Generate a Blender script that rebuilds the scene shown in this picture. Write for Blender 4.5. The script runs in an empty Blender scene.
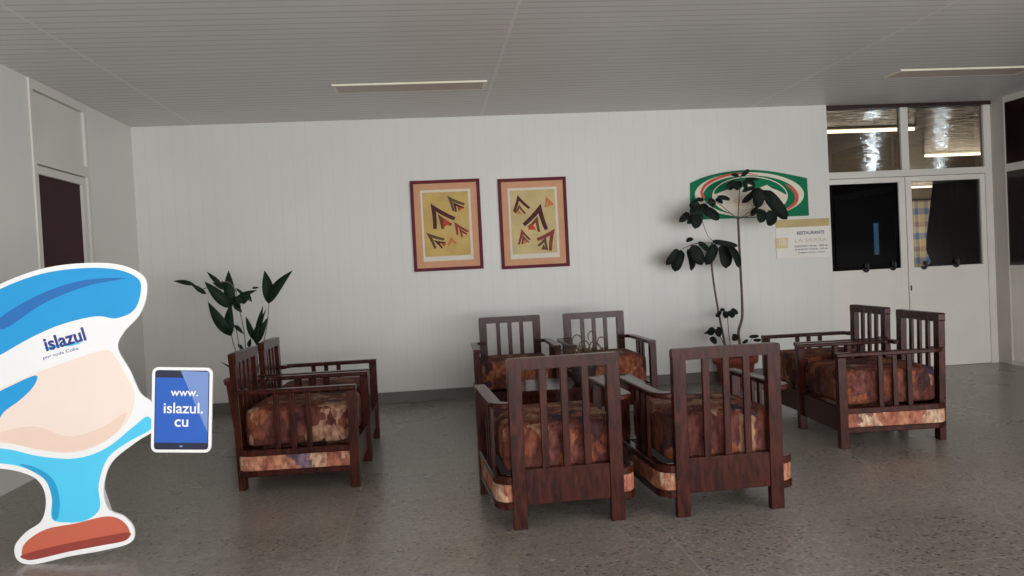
import bpy, bmesh, math, random
from mathutils import Vector, Matrix, Euler
random.seed(7)
C = bpy.context.scene
COL = C.collection
PI = math.pi

# ------------------------------------------------------------------ camera
W, HC, XL, XR = 8.425, 2.853, -2.805, 6.160      # back wall, ceiling height, left and right wall
FPX, EYE = 829.7, 1.30
ROT = Matrix(((0.9937266, 0.0522546, -0.0988780), (-0.0999822, 0.0189507, -0.9948087), (-0.0501095, 0.9984540, 0.0240563)))
cam_d = bpy.data.cameras.new('camera'); cam = bpy.data.objects.new('camera', cam_d); COL.objects.link(cam)
cam_d.sensor_width = 36; cam_d.lens = FPX / 1024 * 36; cam_d.clip_end = 200
cam.matrix_world = Matrix.Translation((0, 0, EYE)) @ ROT.to_4x4()
C.camera = cam

def at(px, py, y):
    """point of the place at depth y that the photo shows at pixel (px, py)"""
    d = ROT @ Vector((px - 512, 288 - py, -FPX)); t = y / d.y
    return Vector((d.x * t, y, EYE + d.z * t))

# ------------------------------------------------------------------ materials
def lin(c):
    return tuple((v / 12.92 if v <= .04045 else ((v + .055) / 1.055) ** 2.4) for v in c)
def rgb(r, g, b):
    return lin((r / 255, g / 255, b / 255)) + (1,)

def new_mat(name):
    m = bpy.data.materials.new(name); m.use_nodes = True
    nt = m.node_tree; b = nt.nodes['Principled BSDF']
    return m, nt, b
def N(nt, kind, **kw):
    n = nt.nodes.new(kind)
    for k, v in kw.items():
        if k in n.inputs: n.inputs[k].default_value = v
        else: setattr(n, k, v)
    return n
def ramp(nt, stops, fac=None, interp='LINEAR'):
    r = nt.nodes.new('ShaderNodeValToRGB'); r.color_ramp.interpolation = interp
    e = r.color_ramp.elements
    while len(e) > 1: e.remove(e[-1])
    e[0].position, e[0].color = stops[0]
    for p, c in stops[1:]:
        x = e.new(p); x.color = c
    if fac is not None: nt.links.new(fac, r.inputs['Fac'])
    return r
def plain(name, col, rough=.5, spec=.5, noise=.08, scale=8, metal=0):
    m, nt, b = new_mat(name); L = nt.links.new
    tc = N(nt, 'ShaderNodeTexCoord'); nz = N(nt, 'ShaderNodeTexNoise', Scale=scale, Detail=4.0)
    L(tc.outputs['Object'], nz.inputs['Vector'])
    lo = tuple(v * (1 - noise) for v in col[:3]) + (1,); hi = tuple(min(1, v * (1 + noise)) for v in col[:3]) + (1,)
    r = ramp(nt, [(.3, lo), (.7, hi)], nz.outputs['Fac']); L(r.outputs['Color'], b.inputs['Base Color'])
    b.inputs['Roughness'].default_value = rough; b.inputs['Specular IOR Level'].default_value = spec
    b.inputs['Metallic'].default_value = metal
    return m
def emit(name, col, s):
    m, nt, b = new_mat(name)
    b.inputs['Emission Color'].default_value = col; b.inputs['Emission Strength'].default_value = s
    b.inputs['Base Color'].default_value = col
    return m

def wood_mat(name, dark, light, rough=.32):
    m, nt, b = new_mat(name); L = nt.links.new
    tc = N(nt, 'ShaderNodeTexCoord'); mp = N(nt, 'ShaderNodeMapping'); mp.inputs['Scale'].default_value = (9, 9, 2.2)
    nz = N(nt, 'ShaderNodeTexNoise', Scale=3.0, Detail=6.0, Distortion=1.2)
    L(tc.outputs['Object'], mp.inputs['Vector']); L(mp.outputs['Vector'], nz.inputs['Vector'])
    r = ramp(nt, [(.32, dark), (.72, light)], nz.outputs['Fac']); L(r.outputs['Color'], b.inputs['Base Color'])
    b.inputs['Roughness'].default_value = rough; b.inputs['Specular IOR Level'].default_value = .16
    return m
WOOD = wood_mat('mahogany', rgb(34, 14, 11), rgb(74, 32, 23), .22)
TWOOD = wood_mat('table_wood', rgb(40, 17, 14), rgb(70, 31, 24), .16)

def fabric_mat(name, tones):
    m, nt, b = new_mat(name); L = nt.links.new
    tc = N(nt, 'ShaderNodeTexCoord'); mp = N(nt, 'ShaderNodeMapping'); mp.inputs['Scale'].default_value = (15, 19, 9)
    oi = N(nt, 'ShaderNodeObjectInfo'); ad = N(nt, 'ShaderNodeVectorMath', operation='MULTIPLY_ADD')
    L(tc.outputs['Object'], mp.inputs['Vector'])
    L(oi.outputs['Random'], ad.inputs[0]); ad.inputs[1].default_value = (37, 19, 53); L(mp.outputs['Vector'], ad.inputs[2])
    nz0 = N(nt, 'ShaderNodeTexNoise', Scale=1.1, Detail=3.0)
    L(ad.outputs['Vector'], nz0.inputs['Vector'])
    mx = N(nt, 'ShaderNodeVectorMath', operation='MULTIPLY_ADD'); L(nz0.outputs['Color'], mx.inputs[0]); mx.inputs[1].default_value = (1.1, 1.1, 1.1); L(ad.outputs['Vector'], mx.inputs[2])
    vo = N(nt, 'ShaderNodeTexVoronoi', Scale=.7, distance='CHEBYCHEV'); L(mx.outputs['Vector'], vo.inputs['Vector'])
    sep = N(nt, 'ShaderNodeSeparateColor'); L(vo.outputs['Color'], sep.inputs['Color'])
    r = ramp(nt, [(p, c) for p, c in zip((0, .2, .4, .58, .72, .86, .94), tones)], sep.outputs['Red'], 'CONSTANT')
    nz = N(nt, 'ShaderNodeTexNoise', Scale=2.4, Detail=5.0); L(ad.outputs['Vector'], nz.inputs['Vector'])
    r2 = ramp(nt, [(.35, rgb(150, 128, 120)), (.65, rgb(255, 255, 255))], nz.outputs['Fac'])
    mul = N(nt, 'ShaderNodeMix', data_type='RGBA', blend_type='MULTIPLY'); mul.inputs[0].default_value = .85
    L(r.outputs['Color'], mul.inputs[6]); L(r2.outputs['Color'], mul.inputs[7]); L(mul.outputs[2], b.inputs['Base Color'])
    wv = N(nt, 'ShaderNodeTexNoise', Scale=60.0); L(tc.outputs['Object'], wv.inputs['Vector'])
    bp = N(nt, 'ShaderNodeBump', Strength=.25, Distance=.004); L(wv.outputs['Fac'], bp.inputs['Height']); L(bp.outputs['Normal'], b.inputs['Normal'])
    b.inputs['Roughness'].default_value = .8; b.inputs['Specular IOR Level'].default_value = .2
    return m
FABRIC = fabric_mat('tapestry', [rgb(128, 72, 54), rgb(98, 54, 46), rgb(146, 88, 60), rgb(116, 70, 62), rgb(164, 126, 102), rgb(74, 44, 46), rgb(62, 46, 62)])
BAND_LIT = fabric_mat('tapestry_band_lit', [rgb(194, 136, 108), rgb(178, 114, 92), rgb(206, 166, 138), rgb(186, 130, 110), rgb(216, 188, 158), rgb(154, 104, 92), rgb(126, 104, 118)])  # same tapestry in paler tones: direct light on the bands put into the colour

def boards_mat(name, col, axis, pitch, gap=.05, seam=None, rough=.45, dark=.80, strength=.25):
    """white PVC boards: grooves across `axis` every `pitch` metres"""
    m, nt, b = new_mat(name); L = nt.links.new
    g = N(nt, 'ShaderNodeNewGeometry'); sp = N(nt, 'ShaderNodeSeparateXYZ'); L(g.outputs['Position'], sp.inputs['Vector'])
    def groove(out, p, w, off=0):
        a = N(nt, 'ShaderNodeMath', operation='ADD'); L(out, a.inputs[0]); a.inputs[1].default_value = off + 100 * p
        d = N(nt, 'ShaderNodeMath', operation='DIVIDE'); L(a.outputs[0], d.inputs[0]); d.inputs[1].default_value = p
        f = N(nt, 'ShaderNodeMath', operation='FRACT'); L(d.outputs[0], f.inputs[0])
        l = N(nt, 'ShaderNodeMath', operation='LESS_THAN'); L(f.outputs[0], l.inputs[0]); l.inputs[1].default_value = w
        return l.outputs[0]
    gv = groove(sp.outputs[axis], pitch, gap)
    nz = N(nt, 'ShaderNodeTexNoise', Scale=1.4, Detail=4.0); L(g.outputs['Position'], nz.inputs['Vector'])
    c0 = ramp(nt, [(.3, tuple(v * .95 for v in col[:3]) + (1,)), (.7, col)], nz.outputs['Fac'])
    mx = N(nt, 'ShaderNodeMix', data_type='RGBA'); L(gv, mx.inputs[0]); L(c0.outputs['Color'], mx.inputs[6])
    mx.inputs[7].default_value = tuple(v * dark for v in col[:3]) + (1,)
    out = mx.outputs[2]
    if seam:
        sv = groove(sp.outputs[seam[0]], seam[1], seam[2], seam[3])
        m2 = N(nt, 'ShaderNodeMix', data_type='RGBA'); L(sv, m2.inputs[0]); L(out, m2.inputs[6]); m2.inputs[7].default_value = seam[4]
        out = m2.outputs[2]
    L(out, b.inputs['Base Color'])
    bp = N(nt, 'ShaderNodeBump', Strength=strength, Distance=.004, invert=True); L(gv, bp.inputs['Height']); L(bp.outputs['Normal'], b.inputs['Normal'])
    b.inputs['Roughness'].default_value = rough
    return m
WALL = boards_mat('wall_boards', rgb(222, 221, 216), 'X', .128, .035, dark=.9)
WALL_L = boards_mat('left_wall_boards', rgb(226, 226, 220), 'Y', .2, .02, dark=.94)
CEIL = boards_mat('ceiling_boards', rgb(222, 218, 217), 'Y', .108, .16, seam=('X', 2.82, .007, 2.22, rgb(228, 224, 220)), dark=.74, strength=.5)
PAINT = plain('white_paint', rgb(226, 222, 214), .5, noise=.03, scale=3)
FRAME_W = plain('white_frame', rgb(218, 215, 208), .45, noise=.03, scale=3)
PILLAR = plain('grey_paint', rgb(190, 184, 176), .6, noise=.04, scale=3)
SKIRT = plain('grey_skirting', rgb(104, 98, 92), .5, noise=.12, scale=6)
BRONZE = plain('dark_bronze', rgb(46, 26, 26), .4)
BLACK = plain('black_metal', rgb(18, 18, 20), .4)
LINE = plain('shadow_gap', rgb(70, 62, 60), .7)

def floor_mat():
    m, nt, b = new_mat('terrazzo'); L = nt.links.new
    g = N(nt, 'ShaderNodeNewGeometry'); sp = N(nt, 'ShaderNodeSeparateXYZ'); L(g.outputs['Position'], sp.inputs['Vector'])
    v1 = N(nt, 'ShaderNodeTexVoronoi', Scale=75.0); L(g.outputs['Position'], v1.inputs['Vector'])
    sep = N(nt, 'ShaderNodeSeparateColor'); L(v1.outputs['Color'], sep.inputs['Color'])
    r1 = ramp(nt, [(0, rgb(140, 135, 127)), (.45, rgb(150, 144, 134)), (.7, rgb(131, 126, 120)), (.85, rgb(162, 155, 145)), (.95, rgb(94, 90, 91))], sep.outputs['Red'], 'CONSTANT')
    nz = N(nt, 'ShaderNodeTexNoise', Scale=1.1, Detail=5.0); L(g.outputs['Position'], nz.inputs['Vector'])
    r2 = ramp(nt, [(.3, rgb(225, 220, 215)), (.7, rgb(255, 255, 255))], nz.outputs['Fac'])
    mul = N(nt, 'ShaderNodeMix', data_type='RGBA', blend_type='MULTIPLY'); mul.inputs[0].default_value = 1
    L(r1.outputs['Color'], mul.inputs[6]); L(r2.outputs['Color'], mul.inputs[7])
    def joint(o, p, off, w):
        a = N(nt, 'ShaderNodeMath', operation='ADD'); L(o, a.inputs[0]); a.inputs[1].default_value = 100 * p - off + w / 2
        d = N(nt, 'ShaderNodeMath', operation='DIVIDE'); L(a.outputs[0], d.inputs[0]); d.inputs[1].default_value = p
        f = N(nt, 'ShaderNodeMath', operation='FRACT'); L(d.outputs[0], f.inputs[0])
        l = N(nt, 'ShaderNodeMath', operation='LESS_THAN'); L(f.outputs[0], l.inputs[0]); l.inputs[1].default_value = w / p
        return l.outputs[0]
    mxx = N(nt, 'ShaderNodeMath', operation='MAXIMUM'); L(joint(sp.outputs['X'], 1.55, -.48, .007), mxx.inputs[0]); L(joint(sp.outputs['Y'], .84, 4.04, .007), mxx.inputs[1])
    half = N(nt, 'ShaderNodeMath', operation='MULTIPLY'); L(mxx.outputs[0], half.inputs[0]); half.inputs[1].default_value = .45
    mx = N(nt, 'ShaderNodeMix', data_type='RGBA'); L(half.outputs[0], mx.inputs[0]); L(mul.outputs[2], mx.inputs[6]); mx.inputs[7].default_value = rgb(170, 164, 154)
    L(mx.outputs[2], b.inputs['Base Color'])
    r3 = ramp(nt, [(.3, (.24,) * 3 + (1,)), (.7, (.34,) * 3 + (1,))], nz.outputs['Fac']); L(r3.outputs['Color'], b.inputs['Roughness'])
    b.inputs['Specular IOR Level'].default_value = .45
    return m
FLOOR = floor_mat()

def glass_mat(name, tint, ior=1.5):
    m, nt, b = new_mat(name); L = nt.links.new
    nt.nodes.remove(b); out = nt.nodes['Material Output']
    t = N(nt, 'ShaderNodeBsdfTransparent'); t.inputs['Color'].default_value = tint
    gl = N(nt, 'ShaderNodeBsdfGlossy'); gl.inputs['Roughness'].default_value = .02
    fr = N(nt, 'ShaderNodeFresnel', IOR=ior); mx = N(nt, 'ShaderNodeMixShader')
    L(fr.outputs['Fac'], mx.inputs[0]); L(t.outputs[0], mx.inputs[1]); L(gl.outputs[0], mx.inputs[2]); L(mx.outputs[0], out.inputs['Surface'])
    return m
GLASS = glass_mat('clear_glass', (.82, .80, .76, 1))
TINT = glass_mat('dark_film_glass', (.024, .034, .042, 1), 1.22)
PANE_D = plain('dark_pane', rgb(34, 20, 18), .15, spec=.35, noise=.3, scale=2)
PANE_L = plain('brown_pane', rgb(58, 22, 26), .6, spec=.2, noise=.15, scale=3)

# ------------------------------------------------------------------ mesh helpers
def finish(name, bm, mats, parent=None, smooth=False, loc=None):
    bmesh.ops.recalc_face_normals(bm, faces=bm.faces[:])
    me = bpy.data.meshes.new(name); bm.to_mesh(me); bm.free()
    for m in (mats if isinstance(mats, (list, tuple)) else [mats]): me.materials.append(m)
    if smooth:
        for p in me.polygons: p.use_smooth = True
    o = bpy.data.objects.new(name, me); COL.objects.link(o)
    if parent is not None: o.parent = parent
    if loc is not None: o.location = loc
    return o
def tag(o, label=None, cat=None, group=None, kind=None):
    for k, v in (('label', label), ('category', cat), ('group', group), ('kind', kind)):
        if v: o[k] = v
    return o
def thing(name, label, cat, loc=(0, 0, 0), rz=0, group=None):
    o = bpy.data.objects.new(name, None); COL.objects.link(o); o.empty_display_size = .1
    o.location = loc; o.rotation_euler = (0, 0, rz)
    return tag(o, label, cat, group)
def box(bm, x0, x1, y0, y1, z0, z1, bev=0, mi=0, seg=2):
    t = bmesh.new()
    bmesh.ops.create_cube(t, size=1)
    for v in t.verts:
        v.co = Vector(((x0 + x1) / 2 + v.co.x * (x1 - x0), (y0 + y1) / 2 + v.co.y * (y1 - y0), (z0 + z1) / 2 + v.co.z * (z1 - z0)))
    if bev: bmesh.ops.bevel(t, geom=t.edges[:], offset=bev, segments=seg, profile=.5, affect='EDGES')
    merge(bm, t, mi)
def merge(bm, t, mi=0):
    mp = {}
    for v in t.verts: mp[v] = bm.verts.new(v.co)
    for f in t.faces:
        try:
            n = bm.faces.new([mp[v] for v in f.verts]); n.material_index = mi; n.smooth = f.smooth
        except ValueError: pass
    t.free()
def bx(name, mats, parent, *a, bev=.003, **k):
    bm = bmesh.new(); box(bm, *a, bev=bev, **k); return finish(name, bm, mats, parent)
def plate(bm, pts, y, d=.004, mi=0):
    """polygon in the XZ plane with front at y, thickness d behind"""
    f = [bm.verts.new((p[0], y, p[1])) for p in pts]; b = [bm.verts.new((p[0], y + d, p[1])) for p in pts]
    n = len(pts)
    fs = [bm.faces.new(f), bm.faces.new(b[::-1])] + [bm.faces.new((f[i], f[i - 1], b[i - 1], b[i])) for i in range(n)]
    for q in fs: q.material_index = mi
def smooth_loop(pts, sub=5, closed=True):
    out = []; n = len(pts)
    for i in range(n if closed else n - 1):
        g = lambda k: Vector(pts[k % n]) if closed else Vector(pts[max(0, min(n - 1, k))])
        p0, p1, p2, p3 = g(i - 1), g(i), g(i + 1), g(i + 2)
        for s in range(sub):
            t = s / sub
            out.append(.5 * ((2 * p1) + (p2 - p0) * t + (2 * p0 - 5 * p1 + 4 * p2 - p3) * t * t + (3 * p1 - p0 - 3 * p2 + p3) * t ** 3))
    if not closed: out.append(Vector(pts[-1]))
    return out
def rounded(x0, x1, z0, z1, r, seg=6):
    out = []
    for cx, cz, a0 in ((x1 - r, z1 - r, 0), (x0 + r, z1 - r, PI / 2), (x0 + r, z0 + r, PI), (x1 - r, z0 + r, 1.5 * PI)):
        for k in range(seg + 1):
            a = a0 + k * PI / 2 / seg; out.append((cx + r * math.cos(a), cz + r * math.sin(a)))
    return out
def tube(bm, pts, r0, r1=None, seg=8, mi=0):
    r1 = r0 if r1 is None else r1; n = len(pts); rings = []
    pts = [Vector(p) for p in pts]
    for i, p in enumerate(pts):
        d = (pts[min(n - 1, i + 1)] - pts[max(0, i - 1)]).normalized()
        u = d.orthogonal().normalized() if i == 0 else (u - d * u.dot(d)).normalized()
        w = d.cross(u); r = r0 + (r1 - r0) * i / max(1, n - 1)
        rings.append([bm.verts.new(p + (u * math.cos(2 * PI * k / seg) + w * math.sin(2 * PI * k / seg)) * r) for k in range(seg)])
    fs = []
    for a, b in zip(rings, rings[1:]):
        for k in range(seg): fs.append(bm.faces.new((a[k], a[(k + 1) % seg], b[(k + 1) % seg], b[k])))
    fs.append(bm.faces.new(rings[0][::-1])); fs.append(bm.faces.new(rings[-1]))
    for f in fs: f.material_index = mi; f.smooth = True
def lathe(bm, prof, seg=32, mi=0):
    rings = [[bm.verts.new((r * math.cos(2 * PI * k / seg), r * math.sin(2 * PI * k / seg), z)) for k in range(seg)] for r, z in prof]
    for a, b in zip(rings, rings[1:]):
        for k in range(seg):
            f = bm.faces.new((a[k], a[(k + 1) % seg], b[(k + 1) % seg], b[k])); f.material_index = mi; f.smooth = True
    bm.faces.new(rings[0][::-1]); bm.faces.new(rings[-1])
def sweep(bm, path, width, z0, z1, bev=.004):
    """flat board of rectangular section that follows a path in plan"""
    t = bmesh.new(); L, R = [], []
    P = [Vector(p) for p in path]; n = len(P)
    for i in range(n):
        d = (P[min(n - 1, i + 1)] - P[max(0, i - 1)]).normalized(); q = Vector((-d.y, d.x)) * width / 2
        L.append(P[i] + q); R.append(P[i] - q)
    sec = []
    for l, r in zip(L, R):
        e = (l - r).normalized() * bev
        sec.append([t.verts.new((p.x, p.y, z)) for p, z in ((l - e, z1), (l, z1 - bev), (l, z0 + bev), (l - e, z0), (r + e, z0), (r, z0 + bev), (r, z1 - bev), (r + e, z1))])
    for a, b in zip(sec, sec[1:]):
        for k in range(8): t.faces.new((a[k], a[(k + 1) % 8], b[(k + 1) % 8], b[k]))
    t.faces.new(sec[0]); t.faces.new(sec[-1][::-1])
    merge(bm, t)
def text(name, body, mat, parent, x, z, y, size=None, width=None, bold=0.0, align='CENTER', rot=0, depth=.0008, height=None):
    """lettering standing on a surface that faces the room (-y)"""
    cu = bpy.data.curves.new(name, 'FONT'); cu.body = body; cu.align_x = 'CENTER'; cu.align_y = 'CENTER'
    cu.size = 1; cu.extrude = .001; cu.offset = bold
    t = bpy.data.objects.new(name + '_curve', cu); COL.objects.link(t)
    dg = bpy.context.evaluated_depsgraph_get(); me = bpy.data.meshes.new_from_object(t.evaluated_get(dg)); bpy.data.objects.remove(t)
    xs = [v.co.x for v in me.vertices]; ys = [v.co.y for v in me.vertices]
    w, h = max(xs) - min(xs), max(ys) - min(ys); cx, cy = (max(xs) + min(xs)) / 2, (max(ys) + min(ys)) / 2
    s = width / w if width else size; sy = height / h if height else s
    c, sn = math.cos(rot), math.sin(rot)
    for v in me.vertices:
        a, b_, e = (v.co.x - cx) * s, (v.co.y - cy) * sy, (depth if v.co.z > 0 else 0)
        v.co = (x + a * c - b_ * sn, y - e, z + a * sn + b_ * c)
    me.materials.clear(); me.materials.append(mat)
    o = bpy.data.objects.new(name, me); COL.objects.link(o); o.parent = parent
    return o
def struct(o):
    o['kind'] = 'structure'; return o
def sempty(name):
    o = bpy.data.objects.new(name, None); COL.objects.link(o); o['kind'] = 'structure'; return o

# ------------------------------------------------------------------ room shell
YN = -2.5
struct(bx('floor', FLOOR, None, XL - .15, 9.5, YN, W + .25, -.12, 0, bev=0))
struct(bx('ceiling', CEIL, None, XL - .15, 9.5, YN, W + .25, HC, HC + .12, bev=0))
struct(bx('wall_back', WALL, None, XL - .15, 4.264, W, W + .12, 0, HC, bev=0))
struct(bx('baseboard_back', SKIRT, None, XL, 4.25, W - .014, W, 0, .112, bev=.003))
# left wall in pieces round its door
LD0, LD1 = 6.33, 7.33
bm = bmesh.new()
box(bm, XL - .15, XL, LD1, W, 0, HC); box(bm, XL - .15, XL, YN, LD0, 0, HC)
struct(finish('wall_left', bm, WALL_L))
d1 = sempty('door_1')
bm = bmesh.new()
box(bm, XL - .10, XL + .012, LD0, LD0 + .05, 0, HC - .002); box(bm, XL - .10, XL + .012, LD1 - .05, LD1, 0, HC - .002)
box(bm, XL - .10, XL + .012, LD0 + .05, LD1 - .05, 2.78, HC - .002); box(bm, XL - .10, XL + .012, LD0 + .05, LD1 - .05, 2.235, 2.32)
finish('door_frame', bm, FRAME_W, d1)
bx('transom_panel', FRAME_W, d1, XL - .06, XL - .012, LD0 + .055, LD1 - .055, 2.325, 2.775, bev=.002)
bm = bmesh.new(); box(bm, XL - .075, XL - .065, LD0 + .04, LD1 - .04, 0, HC - .06); finish('shadow_gap', bm, LINE, d1)
bm = bmesh.new(); y0, y1 = LD0 + .057, LD1 - .057
box(bm, XL - .06, XL - .004, y0, y0 + .04, .01, 2.228, .002); box(bm, XL - .06, XL - .004, y1 - .075, y1, .01, 2.228, .002)
box(bm, XL - .06, XL - .004, y0 + .04, y1 - .075, 2.165, 2.228, .002); box(bm, XL - .06, XL - .004, y0 + .04, y1 - .075, .01, .95, .002)
finish('door_leaf', bm, FRAME_W, d1)
bx('pane', PANE_L, d1, XL - .04, XL - .025, y0 + .04, y1 - .075, .95, 2.165, bev=0)

# right wall: pillar and glazed partition
struct(bx('trim_1', PILLAR, None, 6.155, 6.32, 8.28, 8.62, 0, HC, bev=.004))
wr = sempty('wall_right')
bm = bmesh.new()
for z0, z1 in ((2.06, 2.14), (2.79, HC), (1.02, 1.065), (0, .05)): box(bm, XR, XR + .07, 1.5, 8.28, z0, z1)
for y in (1.5, 3.2, 4.9, 6.6): box(bm, XR - .002, XR + .072, y, y + .06, 0, HC)
finish('window_frame', bm, FRAME_W, wr)
bx('lower_panel', PAINT, wr, XR + .02, XR + .05, 1.56, 8.28, .05, 1.02, bev=0)
for y0, y1 in ((1.56, 3.2), (3.26, 4.9), (4.96, 6.6), (6.66, 8.28)):
    for z0, z1 in ((1.065, 2.06), (2.14, 2.79)): bx('pane', PANE_D, wr, XR + .008, XR + .02, y0, y1, z0, z1, bev=0)

# ceiling light fittings (switched off)
FIT = plain('fitting_white', rgb(232, 226, 206), .45, noise=.04); DIFF = plain('fitting_diffuser', rgb(196, 178, 172), .5, noise=.04)
FX = ((-.70, .56, 6.84, 7.14, 'slim unlit ceiling light above the two framed pictures'), (4.17, 5.44, 6.87, 7.16, 'slim unlit ceiling light in front of the double doors'))
for x0, x1, y0, y1, lb in FX:
    t = thing('ceiling_light', lb, 'ceiling light', ((x0 + x1) / 2, (y0 + y1) / 2, HC), 0, 'unlit ceiling lights')
    hx, hy = (x1 - x0) / 2, (y1 - y0) / 2
    bm = bmesh.new()
    box(bm, -hx, hx, -hy, -hy + .022, -.014, 0); box(bm, -hx, hx, hy - .015, hy, -.013, 0)
    box(bm, -hx, -hx + .025, -hy + .022, hy - .015, -.013, 0); box(bm, hx - .025, hx, -hy + .022, hy - .015, -.013, 0)
    finish('housing', bm, FIT, t)
    bx('diffuser', DIFF, t, -hx + .025, hx - .025, -hy + .022, hy - .015, -.012, -.004, bev=0)

# ------------------------------------------------------------------ double doors with transom windows
YD = 8.52
struct(bx('trim_2', BRONZE, None, 4.264, 6.16, YD - .05, YD + .05, 2.815, HC, bev=0))
fr = sempty('trim_3')
bm = bmesh.new()
box(bm, 4.27, 6.075, YD - .03, YD + .04, 2.075, 2.145, .003); box(bm, 5.125, 5.21, YD - .03, YD + .04, 2.145, 2.815, .003)
box(bm, 6.075, 6.162, YD - .03, YD + .04, 0, 2.815, .003); box(bm, 4.26, 4.27, YD - .03, YD + .04, 0, 2.815, .003)
finish('door_frame', bm, FRAME_W, fr)
for n, x0, x1 in (('window_1', 4.27, 5.125), ('window_2', 5.21, 6.075)):
    struct(bx(n, GLASS, None, x0, x1, YD, YD + .006, 2.145, 2.815, bev=0))
CURTAIN = plain('black_cloth', rgb(14, 13, 15), .9, spec=.1, noise=.2)
def leaf_door(name, x0, x1, gx0, gx1, glass):
    d = sempty(name); gz0, gz1 = 1.09, 2.015
    bm = bmesh.new()
    box(bm, x0, gx0, YD - .025, YD + .02, .004, 2.07, .003); box(bm, gx1, x1, YD - .025, YD + .02, .004, 2.07, .003)
    box(bm, gx0, gx1, YD - .025, YD + .02, gz1, 2.07, .003); box(bm, gx0, gx1, YD - .025, YD + .02, .004, gz0, .003)
    finish('door_leaf', bm, PAINT, d)
    bx('pane', glass, d, gx0, gx1, YD - .004, YD + .002, gz0, gz1, bev=0)
    return d
dl = leaf_door('door_2', 4.272, 5.150, 4.284, 5.078, TINT)
dr = leaf_door('door_3', 5.158, 6.072, 5.224, 6.020, GLASS)
def hook(px, py, par):
    p = at(px, py, YD - .03)
    bm = bmesh.new(); pts = [(p.x + .012, YD - .034, p.z + .05), (p.x + .014, YD - .036, p.z + .015), (p.x + .002, YD - .04, p.z - .018), (p.x - .028, YD - .042, p.z - .022), (p.x - .045, YD - .04, p.z + .002)]
    tube(bm, smooth_loop(pts, 5, False), .015, .012, 8)
    box(bm, p.x - .02, p.x + .03, YD - .03, YD - .0245, p.z + .012, p.z + .055)
    finish('hook', bm, BLACK, par)
hook(867, 269, dl); hook(894, 267, dl); hook(925, 266, dr); hook(957, 264, dr)
kp = at(911.5, 288, YD - .03)
bx('keyhole_plate', BLACK, dr, kp.x - .008, kp.x + .008, YD - .03, YD - .0245, kp.z - .028, kp.z + .028, bev=.002)
# black cloth behind the right pane, drawn aside at its left edge
edge = [at(x, y, YD + .03) for x, y in ((933, 180), (931, 200), (928, 225), (926.5, 240), (927, 252), (931, 262), (924, 266), (915, 270))]
bm = bmesh.new(); ea = smooth_loop([(e.x, e.z) for e in edge], 4, False); rows = []
for q in ea:
    r = []
    for k in range(25):
        f = k / 24; x = q.x + (6.05 - q.x) * f
        r.append(bm.verts.new((x, YD + .035 + .008 * math.sin(f * 40), q.y)))
    rows.append(r)
for a, b in zip(rows, rows[1:]):
    for k in range(24): bm.faces.new((a[k], a[k + 1], b[k + 1], b[k]))
cb = finish('black_curtain', bm, CURTAIN, None, True)
sm = cb.modifiers.new('thickness', 'SOLIDIFY'); sm.thickness = .003
tag(cb, 'black cloth hung inside the right door pane, drawn back along its left edge', 'curtain')

# ------------------------------------------------------------------ restaurant beyond the doors
RX0, RX1, RY1, RH = 3.4, 18.5, 24.0, 3.12
def plank_ceiling():
    m, nt, b = new_mat('varnished_planks'); L = nt.links.new
    g = N(nt, 'ShaderNodeNewGeometry'); mp = N(nt, 'ShaderNodeMapping'); mp.inputs['Scale'].default_value = (.35, 1, 1); L(g.outputs['Position'], mp.inputs['Vector'])
    nz = N(nt, 'ShaderNodeTexNoise', Scale=3.2, Detail=5.0); L(mp.outputs['Vector'], nz.inputs['Vector'])
    r = ramp(nt, [(.3, rgb(58, 40, 30)), (.5, rgb(94, 70, 50)), (.7, rgb(156, 124, 84))], nz.outputs['Fac']); L(r.outputs['Color'], b.inputs['Base Color'])
    nb = N(nt, 'ShaderNodeTexNoise', Scale=11.0, Detail=2.0); L(mp.outputs['Vector'], nb.inputs['Vector'])
    bp = N(nt, 'ShaderNodeBump', Strength=.6, Distance=.04); L(nb.outputs['Fac'], bp.inputs['Height']); L(bp.outputs['Normal'], b.inputs['Normal'])
    b.inputs['Roughness'].default_value = .12; b.inputs['Specular IOR Level'].default_value = .1
    return m
RWALL = plain('restaurant_wall', rgb(150, 134, 112), .8, noise=.06, scale=2)
struct(bx('ceiling', plank_ceiling(), None, RX0, RX1, 8.66, RY1, RH, RH + .1, bev=0))
struct(bx('floor', FLOOR, None, RX0, RX1, 8.675, RY1, -.12, 0, bev=0))
struct(bx('wall_restaurant_far', RWALL, None, RX0, RX1, RY1, RY1 + .1, 0, RH, bev=0))
struct(bx('wall_restaurant_left', RWALL, None, RX0 - .1, RX0, 8.66, RY1, 0, RH, bev=0))
struct(bx('wall_restaurant_right', RWALL, None, RX1, RX1 + .1, 8.66, RY1, 0, RH, bev=0))
bm = bmesh.new(); box(bm, 6.33, RX1, 8.56, 8.66, 0, RH); box(bm, RX0, 6.33, 8.58, 8.66, HC - .02, RH); box(bm, RX0, 4.264, 8.56, 8.66, 0, HC - .02)
struct(finish('wall_restaurant_near', bm, RWALL))
DAY = emit('daylight_pane', (.7, .86, 1, 1), 50)
for n, px in (('window_3', 876), ('window_4', 943)):
    p = at(px, 240, RY1 - .02)
    w = sempty(n)
    bx('pane', DAY, w, p.x - .08, p.x + .08, RY1 - .03, RY1 - .02, 1.15, 2.1, bev=0)
    bm = bmesh.new(); box(bm, p.x - .17, p.x - .08, RY1 - .05, RY1 - .001, .94, 2.21); box(bm, p.x + .08, p.x + .17, RY1 - .05, RY1 - .001, .94, 2.21)
    box(bm, p.x - .08, p.x + .08, RY1 - .05, RY1 - .001, .94, 1.15); box(bm, p.x - .08, p.x + .08, RY1 - .05, RY1 - .001, 2.1, 2.21)
    finish('window_frame', bm, FRAME_W, w)
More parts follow.
